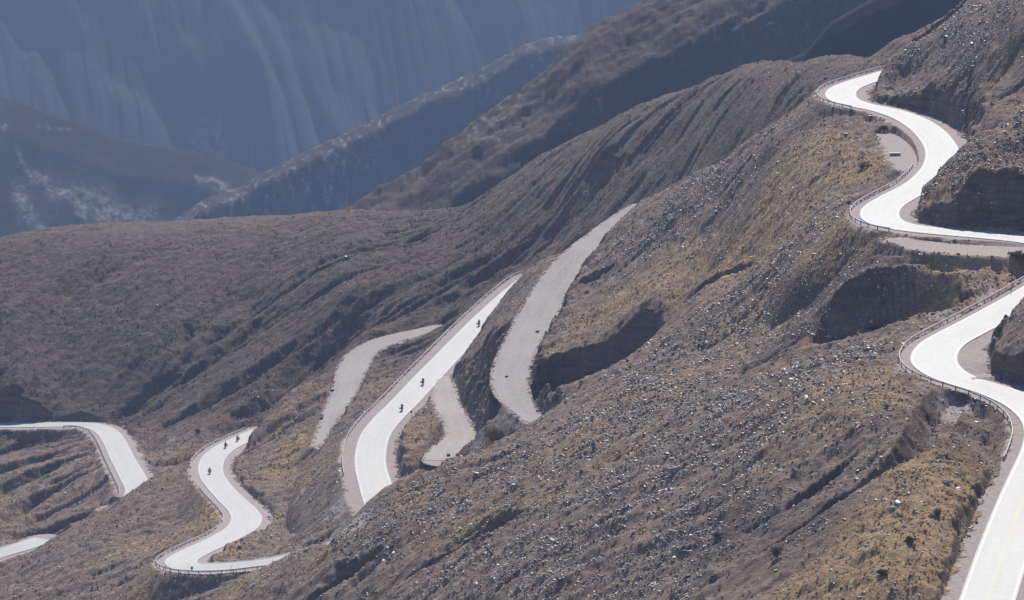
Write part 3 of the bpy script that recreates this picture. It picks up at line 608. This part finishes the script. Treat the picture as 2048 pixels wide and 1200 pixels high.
# ------------------------------------------------------------------ building blocks for made things
class Acc:
    def __init__(s): s.v = []; s.f = []
    def add(s, V, F):
        n = len(s.v); s.v += [tuple(p) for p in V]; s.f += [tuple(i + n for i in f) for f in F]; return s
    def box(s, c, d, rx=0, ry=0, rz=0, tap=1.0):
        from mathutils import Euler
        e = Euler((rx, ry, rz)).to_matrix(); V = []
        for z in (-.5, .5):
            k = tap if z > 0 else 1
            for x, y in ((-.5, -.5), (.5, -.5), (.5, .5), (-.5, .5)): V.append(Vector(c) + e @ Vector((x * d[0] * k, y * d[1] * k, z * d[2])))
        return s.add(V, [(3, 2, 1, 0), (4, 5, 6, 7), (0, 1, 5, 4), (1, 2, 6, 5), (2, 3, 7, 6), (3, 0, 4, 7)])
    def tube(s, P, r, n=8):
        P = [Vector(p) for p in P]; r = [r] * len(P) if not hasattr(r, '__len__') else r; V = []
        for i, p in enumerate(P):
            d = (P[min(i + 1, len(P) - 1)] - P[max(i - 1, 0)]).normalized(); a = d.orthogonal().normalized() if i == 0 else (a - d * a.dot(d)).normalized(); b_ = d.cross(a)
            V += [p + (a * math.cos(6.2832 * k / n) + b_ * math.sin(6.2832 * k / n)) * r[i] for k in range(n)]
        F = [(i * n + k, i * n + (k + 1) % n, (i + 1) * n + (k + 1) % n, (i + 1) * n + k) for i in range(len(P) - 1) for k in range(n)]
        return s.add(V, F + [tuple(range(n))[::-1], tuple((len(P) - 1) * n + k for k in range(n))])
    def torus(s, c, R_, r, n=20, m_=8):
        V = [(c[0] + r * math.sin(6.2832 * j / m_), c[1] + (R_ + r * math.cos(6.2832 * j / m_)) * math.cos(6.2832 * i / n), c[2] + (R_ + r * math.cos(6.2832 * j / m_)) * math.sin(6.2832 * i / n)) for i in range(n) for j in range(m_)]
        return s.add(V, [(i * m_ + j, i * m_ + (j + 1) % m_, (i + 1) % n * m_ + (j + 1) % m_, (i + 1) % n * m_ + j) for i in range(n) for j in range(m_)])
    def blob(s, c, d, n=12, m_=8, p=1.0, f=None):
        V = []; sg = lambda x: math.copysign(abs(x) ** p, x)
        for j in range(m_ + 1):
            ph = -math.pi / 2 + math.pi * j / m_
            for i in range(n):
                th = 6.2832 * i / n; q = (sg(math.cos(ph)) * sg(math.cos(th)), sg(math.cos(ph)) * sg(math.sin(th)), sg(math.sin(ph)))
                if f: q = f(*q)
                V.append((c[0] + d[0] * q[0] / 2, c[1] + d[1] * q[1] / 2, c[2] + d[2] * q[2] / 2))
        return s.add(V, [(j * n + i, j * n + (i + 1) % n, (j + 1) * n + (i + 1) % n, (j + 1) * n + i) for j in range(m_) for i in range(n)])
    def obj(s, name, m, parent=None, smooth=False):
        me = bpy.data.meshes.new(name); me.from_pydata([tuple(p) for p in s.v], [], s.f); me.materials.append(m)
        if smooth: me.polygons.foreach_set('use_smooth', [True] * len(me.polygons))
        me.update(); o = bpy.data.objects.new(name, me); scene.collection.objects.link(o)
        if parent: o.parent = parent
        return o
def tag(o, label, cat, group=None):
    o['label'] = label; o['category'] = cat
    if group: o['group'] = group
    return o
def empty(name, loc, rz=0):
    o = bpy.data.objects.new(name, None); scene.collection.objects.link(o); o.location = loc; o.rotation_euler = (0, 0, rz); return o
def dup(o, parent=None):
    c = o.copy(); scene.collection.objects.link(c)
    if parent: c.parent = parent
    for ch in list(o.children): dup(ch, c)
    return c
def flat(name, c, rough=.5, metal=0, var=.12, sc=6):
    m, t, b = mat(name, rough, .5); b.inputs['Metallic'].default_value = metal
    n = noise(t, coords(t), sc, 3); k0 = tuple(x * (1 - var) for x in c); k1 = tuple(min(1, x * (1 + var)) for x in c)
    t.links.new(ramp(t, n, [(.3, k0), (.7, k1)]), b.inputs['Base Color']); return m
# ------------------------------------------------------------------ guardrails
m_galv = flat('galvanised_steel', (.72, .73, .73), .5, 0, .15, 1.5)
m_post = flat('weathered_post', (.16, .145, .135), .7, 0)
def guardrail(key, side, off, a, b_, label, h=.76, spacing=2.7, zoff=0.):
    Q = LINES[key]; N = normals(Q); P = Q[:, :3].copy(); P[:, :2] += N * (side * (Q[:, 3] / 2 + off))[:, None]
    pp = project(P)
    ia = int(np.argmin(np.hypot(*(pp - a).T))); ib = int(np.argmin(np.hypot(*(pp - b_).T))); ia, ib = min(ia, ib), max(ia, ib)
    P = P[ia:ib + 1]; nn = N[ia:ib + 1] * side
    P[:, 2] += H0 - .12 + zoff
    s_ = np.r_[0, np.cumsum(np.linalg.norm(np.diff(P, axis=0), axis=1))]
    n = min(96, int(s_[-1] / spacing)) + 1; sp = np.linspace(.15, s_[-1] - .15, n)
    root = empty('guardrail', tuple(P[len(P) // 2])); o0 = P[len(P) // 2]; tag(root, label, 'guardrail', 'guardrails along the road bends')
    prof = [(.0, .00), (-.05, .05), (-.05, .10), (0, .155), (-.05, .21), (-.05, .26), (0, .31)]
    V = []
    for (q, m_) in zip(P, nn):
        for (e, z) in prof: V.append((q[0] - o0[0] + m_[0] * e, q[1] - o0[1] + m_[1] * e, q[2] - o0[2] + h - .31 + z))
    for (q, m_) in zip(P, nn):
        for (e, z) in prof: V.append((q[0] - o0[0] + m_[0] * (e + .07), q[1] - o0[1] + m_[1] * (e + .07), q[2] - o0[2] + h - .31 + z))
    k = len(prof); M_ = len(P); F1 = grid_faces(M_, k); F2 = F1[:, ::-1] + M_ * k
    top = [(i * k + k - 1, (i + 1) * k + k - 1, M_ * k + (i + 1) * k + k - 1, M_ * k + i * k + k - 1) for i in range(M_ - 1)]
    bot = [(i * k, M_ * k + i * k, M_ * k + (i + 1) * k, (i + 1) * k) for i in range(M_ - 1)]
    mesh_np('rail_beam', np.array(V), np.vstack([F1, F2, top, bot]), [m_galv], root)
    pm = Acc().box((0, 0, h / 2 - .05), (.12, .15, h + .1)).obj('post', m_post, root); first = True
    for x in sp:
        q = [np.interp(x, s_, P[:, c]) for c in range(3)]; m_ = [np.interp(x, s_, nn[:, c]) for c in range(2)]
        o = pm if first else pm.copy()
        if not first: scene.collection.objects.link(o)
        first = False; o.parent = root
        o.location = (q[0] - o0[0] + m_[0] * .10, q[1] - o0[1] + m_[1] * .10, q[2] - o0[2]); o.rotation_euler = (0, 0, math.atan2(m_[1], m_[0]))
    return root
guardrail('A', -1, 1.9, (1790, 135), (1705, 215), 'guardrail round the uppermost hairpin at the top right')
guardrail('A', -1, 1.9, (1850, 345), (1778, 470), 'guardrail round the second bend from the top, beside the small gravel lay-by')
guardrail('B', -1, 1.9, (2090, 565), (2018, 925), 'long guardrail round the right hand bend and down to the nearest straight')
guardrail('M', -1, 2.9, (1052, 553), (689, 950), 'long guardrail down the left side of the middle road')
guardrail('L', 1, 1.9, (512, 852), (379, 937), 'short guardrail beside the upper bend of the lower left road')
guardrail('L', 1, 1.9, (400, 975), (448, 1045), 'low dark guardrail on the outside between the two lower left bends', .55)
guardrail('L', 1, 1.9, (434, 1062), (562, 1130), 'guardrail round the lowest hairpin at the lower left')
guardrail('P', -1, 1.6, (128, 858), (243, 985), 'guardrail below the far left road where it turns down')

# ------------------------------------------------------------------ signs, markers, small made things
m_red = flat('red_sign_face', (.42, .06, .05)); m_white = flat('white_paint', (.78, .78, .76)); m_dark = flat('dark_metal', (.05, .05, .055)); m_amber = flat('yellow_sign_face', (.70, .52, .14)); m_orange = flat('orange_red_sign', (.60, .13, .06))
m_conc = flat('concrete', (.36, .34, .32), .9)
def ground_at(u, v):
    p = at_px(u, v); return (p[0], p[1], p[2] + H0)
def sign(u, v, h, w, bh, face, shape, label, post=None, rz=0, z0=-.3):
    root = empty('road_sign', ground_at(u, v), rz); tag(root, label, 'sign')
    Acc().tube([(0, .03, z0), (0, .03, h)], .04, 8).obj('post', post or m_post, root)
    a_ = Acc()
    if shape == 'round': a_.tube([(0, -.02, h), (0, .0, h)], w / 2, 20)
    elif shape == 'diamond': a_.box((0, -.01, h), (w, .02, w), ry=R(45))
    else: a_.box((0, -.01, h), (w, .02, bh))
    a_.obj('sign_face', face, root); return root
sign(822.5, 840, 2.1, .62, 0, m_red, 'round', 'small round red sign on a post at the right edge of the middle road', rz=R(-10))
sign(384, 1151, 1.6, .5, .7, m_dark, 'rect', 'dark sign on a post on the outside of the lowest hairpin')
sign(247, 862, 1.4, 1.0, .5, m_white, 'rect', 'white chevron board where the far left road turns down')
sign(1840, 206, 1.5, 1.3, .55, m_amber, 'rect', 'pale yellow board on the ledge inside the uppermost hairpin')
sign(1932, 272, 1.0, 1.0, .8, m_orange, 'rect', 'orange red sign at the foot of the cutting at the upper right')
def marker(u, v, h, label):
    return tag(Acc().tube([(0, 0, -.2), (0, 0, h - .12), (0, 0, h)], [.055, .05, .03], 8).obj('marker_post', m_post), label, 'post', 'thin marker posts beside the roads')
for u, v, h, lb in [(331, 1143, 1.5, 'leftmost thin marker post behind the lowest hairpin guardrail'), (462, 1144, 1.6, 'thin marker post right of the dark sign on the lowest road leg'), (545, 1131, 1.3, 'marker post at the right end of the lowest hairpin guardrail'),
                   (466, 944, 1.9, 'brown post on the gravel inside the lower left bend'), (2023, 582, 3.0, 'tall thin post on the verge above the right hand bend')]:
    o = marker(u, v, h, lb); o.location = ground_at(u, v)
root = empty('culvert_headwall', ground_at(1790, 312), R(8)); tag(root, 'small concrete culvert headwall on the gravel lay-by left of the upper road', 'culvert')
Acc().box((0, 0, .1), (2.4, .35, .9)).obj('wall', m_conc, root); Acc().box((0, .05, .6), (2.7, .6, .14)).obj('cap', m_white, root); Acc().tube([(0, -.19, .15), (0, -.17, .15)], .3, 14).obj('pipe_opening', m_dark, root)
p0 = ground_at(152, 874); o = Acc().tube([(-1.3, 0, .2), (0, .1, .25), (1.3, 0, .5)], .16, 10).obj('pipe', m_white); o.location = p0; tag(o, 'white length of pipe lying below the far left road', 'pipe')

# rocks one can pick out
m_rock = m_ground
def boulder(u, v, d, label, m_, seed):
    r_ = np.random.RandomState(seed); ph = r_.rand(6) * 6
    def f(x, y, z):
        k = 1 + .16 * math.sin(3 * x + ph[0]) * math.cos(4 * y + ph[1]) + .12 * math.sin(6 * z + 4 * x + ph[2]) + .07 * math.sin(11 * y + 7 * z + ph[3]); return x * k, y * k, z * k
    o = Acc().blob((0, 0, d[2] * .25), d, 12, 8, .62, f).obj('boulder', m_); o.location = ground_at(u, v); o.rotation_euler = (0, 0, r_.rand() * 6); return tag(o, label, 'boulder', 'loose boulders on the slopes')
m_bl = flat('pale_boulder', (.34, .32, .30), .8, 0, .35, 2); m_bd = flat('dark_boulder', (.09, .08, .078), .8, 0, .35, 2)
for k, (u, v, d, lb, m_) in enumerate([(897, 913, (1.1, .8, .8), 'dark boulder lying alone on the old gravel pad', m_bd), (1746, 718, (1.4, 1, 1.0), 'bright white rock just left of the right hand bend', m_bl), (1350, 945, (2.6, 1.4, 1.3), 'largest pale boulder in the scree of the foreground slope', m_bl),
   (1892, 968, (1.6, 1.1, .9), 'pale boulder on the slope left of the nearest straight', m_bl), (1778, 178, (1.5, 1, .8), 'pale rock on the ledge beside the uppermost bend', m_bl), (1368, 478, (1.6, 1, .9), 'pale boulder on the slope right of the old gravel track', m_bl),
   (1075, 665, (.9, .7, .6), 'dark stone on the right edge of the old gravel track', m_bd), (478, 1094, (.7, .6, .7), 'small white stone on the gravel inside the lowest hairpin', m_white), (1013, 755, (.8, .7, .5), 'dark stone lying on the lower end of the old gravel track', m_bd),
   (1785, 1021, (1.2, .9, .8), 'pale boulder in the dry grass above the lower right corner', m_bl), (665, 783, (1.0, .8, .7), 'dark stone on the left edge of the abandoned track below the middle road', m_bd), (643, 838, (1.1, .8, .7), 'dark rock at the narrow lower end of the abandoned track', m_bd)]):
    boulder(u, v, d, lb, m_, 300 + k)
# bushes one can pick out
def shrub(u, v, w, h, label, seed, dark):
    r_ = np.random.RandomState(seed); n = 1500 if w > 3 else 420
    root = empty('shrub', ground_at(u, v)); tag(root, label, 'shrub', 'separate shrubs on the slopes')
    st = Acc()
    for k in range(9):
        a = k * 2.4; q = .38 * w * (.4 + .6 * r_.rand()); st.tube([(0, 0, -.2), (q * .4 * math.cos(a), q * .4 * math.sin(a), h * .4), (q * math.cos(a), q * math.sin(a), h * (.6 + .3 * r_.rand()))], [.05, .035, .012], 5)
    st.obj('stems', m_post, root)
    cl = r_.randn(14, 3) * (.2 * w, .2 * w, .15 * h) + (0, 0, h * .5); c = cl[r_.randint(0, 14, n)] + r_.randn(n, 3) * (.11 * w, .11 * w, .13 * h); c[:, 2] = np.clip(c[:, 2], .03, h)
    sz_ = (.07 + .10 * r_.rand(n)) * (1.3 if w > 3 else 1); base = np.array([(-.5, -.25, 0), (.5, -.2, 0), (.1, .6, .2)])
    V = np.einsum('nij,nkj->nki', tilt(n, 1.0), base[None] * sz_[:, None, None] * 2) + c[:, None]
    mesh_np('foliage', V.reshape(-1, 3), np.arange(3 * n).reshape(-1, 3), [m_bush if not dark else m_bushd], root, attrs={'var': np.repeat(r_.rand(n), 3)})
m_bush, t, b = mat('dry_bush', .9, .2); translucent(t, b, ramp(t, attr(t, 'var'), [(0., (.10, .07, .045)), (1., (.24, .17, .11))]), .3)
m_bushd, t, b = mat('olive_bush', .9, .2); translucent(t, b, ramp(t, attr(t, 'var'), [(0., (.05, .05, .03)), (1., (.13, .12, .06))]), .3)
for k, (u, v, w, h, lb, dk) in enumerate([(985, 885, 6.2, 3.4, 'large brown leafless bush at the right edge of the old gravel pad', 0), (1554, 1118, 1.7, 2.1, 'dark shrub standing alone low on the foreground slope', 1), (1822, 1086, 1.3, .9, 'dark round shrub in the golden grass at the lower right', 1), (1725, 338, 2.6, 1.8, 'tall tuft of golden brown shrub below the upper road', 0),
   (1768, 263, 1.9, 1.4, 'dark shrub beside the outer edge of the upper road', 1), (1875, 1032, 1.4, 1.0, 'olive shrub just left of the nearest straight', 1), (1435, 1077, 1.5, 1.1, 'dark shrub in the grey scree, left of the one standing alone', 1), (1765, 1152, 1.6, 1.0, 'olive shrub at the bottom edge near the lower right corner', 1),
   (1745, 660, 2.2, 1.0, 'grey shrub at the mouth of the shaded gully', 1), (2038, 520, 3.4, 1.4, 'dark bush on the verge at the right edge below the upper road', 1), (395, 865, 2.0, 1.2, 'grey shrub on the dirt ledge behind the lower left road', 1)]):
    shrub(u, v, w, h, lb, 500 + k, dk)

# ------------------------------------------------------------------ motorcycles and riders
m_tyre = flat('tyre_rubber', (.02, .02, .02), .8); m_blk = flat('black_plastic', (.025, .025, .028), .45); m_alu = flat('aluminium', (.45, .45, .46), .35, .7)
m_glass, t, b = mat('tinted_screen', .1, .5); b.inputs['Base Color'].default_value = (.25, .27, .3, 1); b.inputs['Alpha'].default_value = .55
m_lamp, t, b = mat('headlight_glass', .1, .5); b.inputs['Base Color'].default_value = (.9, .9, .85, 1)
def make_bike():
    r_ = empty('motorcycle', (0, 0, 0))
    for y, q in ((.77, .335), (-.74, .325)):
        w = Acc().box((0, y, q), (.09, .10, .10)).tube([(-.1, y, q), (.1, y, q)], .045, 10).obj('wheel', m_alu, r_)
        Acc().torus((0, y, q), q - .06, .06, 22, 8).obj('tyre', m_tyre, w, True)
        a_ = Acc().torus((0, y, q), q - .12, .018, 22, 6)
        for k in range(8): a_.tube([(0, y, q), (0, y + (q - .12) * math.cos(k * .785), q + (q - .12) * math.sin(k * .785))], .008, 4)
        a_.obj('rim', m_alu, w)
    Acc().tube([(.09, .77, .335), (.08, .52, 1.02)], .032).tube([(-.09, .77, .335), (-.08, .52, 1.02)], .032).obj('front_fork', m_alu, r_)
    Acc().box((0, .02, .45), (.34, .42, .34)).tube([(-.36, .12, .42), (.36, .12, .42)], .09, 10).box((0, -.35, .42), (.16, .5, .1)).obj('engine', m_alu, r_)
    Acc().blob((0, .12, .88), (.40, .62, .34), 14, 10, .8).blob((0, .52, .98), (.36, .40, .36), 14, 10, .8).box((0, .74, .72), (.14, .5, .03), rx=.2).tube([(0, .45, .9), (0, 0, .62), (0, -.5, .6)], .05).obj('body', m_blk, r_, True)
    Acc().blob((0, -.38, .86), (.34, .85, .14), 12, 8, .6).obj('seat', m_dark, r_, True)
    Acc().box((0, .62, 1.28), (.36, .02, .36), rx=R(-32), tap=.7).obj('windscreen', m_glass, r_)
    Acc().tube([(-.42, .28, 1.12), (-.2, .42, 1.13), (.2, .42, 1.13), (.42, .28, 1.12)], .018).box((-.4, .42, 1.27), (.14, .03, .09)).box((.4, .42, 1.27), (.14, .03, .09)).obj('handlebar', m_blk, r_)
    Acc().tube([(0, .70, .99), (0, .735, .99)], .10, 16).obj('headlight', m_lamp, r_)
    Acc().tube([(.2, .1, .35), (.24, -.4, .4), (.26, -.95, .55)], [.03, .04, .06]).obj('exhaust', m_alu, r_)
    for sx in (-1, 1): Acc().box((sx * .36, -.66, .72), (.22, .46, .40)).obj('pannier', m_blk, r_)
    Acc().box((0, -1.0, .78), (.14, .04, .08)).obj('tail_light', m_red, r_)
    return r_
def make_rider():
    J = [(0,-.34,.98),(0,-.30,1.15),(0,-.24,1.34),(0,-.20,1.46),(0,-.16,1.56),(0,-.13,1.68),
         (.19,-.20,1.44),(.33,.00,1.24),(.40,.26,1.15),(-.19,-.20,1.44),(-.33,.00,1.24),(-.40,.26,1.15),
         (.12,-.32,.96),(.26,.12,.80),(.22,-.16,.42),(.22,.04,.36),(-.12,-.32,.96),(-.26,.12,.80),(-.22,-.16,.42),(-.22,.04,.36)]
    E = [(0,1),(1,2),(2,3),(3,4),(4,5),(3,6),(6,7),(7,8),(3,9),(9,10),(10,11),(0,12),(12,13),(13,14),(14,15),(0,16),(16,17),(17,18),(18,19)]
    rr = [.15,.145,.17,.12,.06,.09,.085,.055,.04,.085,.055,.04,.11,.075,.055,.05,.11,.075,.055,.05]
    me = bpy.data.meshes.new('person'); me.from_pydata(J, E, []); o = bpy.data.objects.new('person', me); scene.collection.objects.link(o)
    sk = o.modifiers.new('skin', 'SKIN'); sk.use_smooth_shade = True
    for k, r0 in enumerate(rr): me.skin_vertices[0].data[k].radius = (r0, r0 * (.8 if k in (1, 2) else 1))
    me.skin_vertices[0].data[0].use_root = True
    o.modifiers.new('sub', 'SUBSURF').levels = 1; o.modifiers['sub'].render_levels = 1
    dg = bpy.context.evaluated_depsgraph_get(); m2 = bpy.data.meshes.new_from_object(o.evaluated_get(dg)); bpy.data.objects.remove(o)
    m2.name = 'person'; m2.materials.clear(); m2.materials.append(m_blk); o = bpy.data.objects.new('person', m2); scene.collection.objects.link(o)
    h = Acc().blob((0, -.12, 1.71), (.26, .31, .29), 16, 12, .92).obj('helmet', m_blk, o, True)
    Acc().box((0, .035, 1.70), (.20, .02, .09), rx=.1).obj('visor', m_glass, h)
    for sx in (-1, 1):
        g = Acc().blob((sx * .405, .265, 1.14), (.10, .10, .06), 10, 6)
        for k in range(4): x = sx * (.37 + .024 * k); L_ = (.034, .040, .038, .030)[k]; g.tube([(x, .29, 1.16), (x, .33, 1.15), (x, .335, 1.15 - L_), (x, .30, 1.09)], [.012, .011, .010, .008], 6)
        g.tube([(sx * .355, .25, 1.13), (sx * .345, .28, 1.10), (sx * .35, .31, 1.09)], [.013, .012, .009], 6).obj('glove', m_dark, o, True)
    return o
bike0, rider0 = make_bike(), make_rider()
JK = [flat('black_jacket', (.02, .02, .024)), flat('charcoal_jacket', (.05, .05, .055)), flat('navy_jacket', (.03, .035, .06))]
def bike_at(key, u, v, direction, blabel, rlabel, first, jk, helm):
    Q = LINES[key]; q = at_z(u, v, 0.) * 0; x_, y_, w_ = ray(u, v)
    d = [np.hypot(Q[i, 0] - x_ * Q[i, 2] / w_, Q[i, 1] - y_ * Q[i, 2] / w_) for i in range(len(Q))]; i = int(np.argmin(d)); p = at_z(u, v, Q[i, 2])
    t_ = (Q[min(i + 2, len(Q) - 1), :2] - Q[max(i - 2, 0), :2]) * direction; rz = math.atan2(t_[1], t_[0]) - math.pi / 2
    for src, lb, cat, grp in ((bike0, blabel, 'motorcycle', 'touring motorcycles riding up the pass'), (rider0, rlabel, 'person', 'motorcycle riders')):
        o = src if first else dup(src); o.location = (p[0], p[1], p[2] + H0 + .004); o.rotation_euler = (0, 0, rz); tag(o, lb, cat, grp)
        if src is rider0 and jk:
            o.material_slots[0].link = 'OBJECT'; o.material_slots[0].material = JK[jk]
        if src is rider0 and helm:
            for c in o.children:
                if c.name.startswith('helmet'): c.material_slots[0].link = 'OBJECT'; c.material_slots[0].material = m_white
bike_at('M', 958, 651.5, -1, 'dark motorcycle farthest up the middle road', 'person in black seated on the motorcycle farthest up the middle road', True, 0, False)
bike_at('M', 846, 769, -1, 'dark motorcycle in the centre of the middle road, second of its three', 'person in black riding the second of the three motorcycles on the middle road', False, 0, False)
bike_at('M', 804, 821, -1, 'dark motorcycle lowest on the middle road, near the red sign', 'person in dark grey riding near the red sign', False, 1, False)
bike_at('L', 475, 883, -1, 'dark motorcycle beside the rock at the top of the lower left bend', 'person in dark clothes riding beside the rock on the lower left road', False, 0, True)
bike_at('L', 451, 896, -1, 'dark motorcycle in the middle of the three on the lower left road', 'person in dark clothes riding second of the three on the lower left road', False, 1, False)
bike_at('L', 419.5, 948, -1, 'motorcycle facing the viewer on the lower left bend, nearest of its three', 'person in navy with a pale helmet, nearest of the riders on the lower left road', False, 2, True)

# ------------------------------------------------------------------ the air
m_air = bpy.data.materials.new('thin_haze'); m_air.use_nodes = True; t = m_air.node_tree
for n in list(t.nodes):
    if n.type == 'BSDF_PRINCIPLED': t.nodes.remove(n)
pv = nd(t, 'ShaderNodeVolumePrincipled'); pv.inputs['Color'].default_value = (.44, .60, .96, 1); pv.inputs['Density'].default_value = 1.4e-4; pv.inputs['Anisotropy'].default_value = 0
t.links.new(pv.outputs[0], t.nodes['Material Output'].inputs['Volume'])
hz = Acc().box((0, 2700, (H0 + 8 + H0 - 860) / 2), (4200, 5800, 868)).obj('haze', m_air); hz['kind'] = 'stuff'
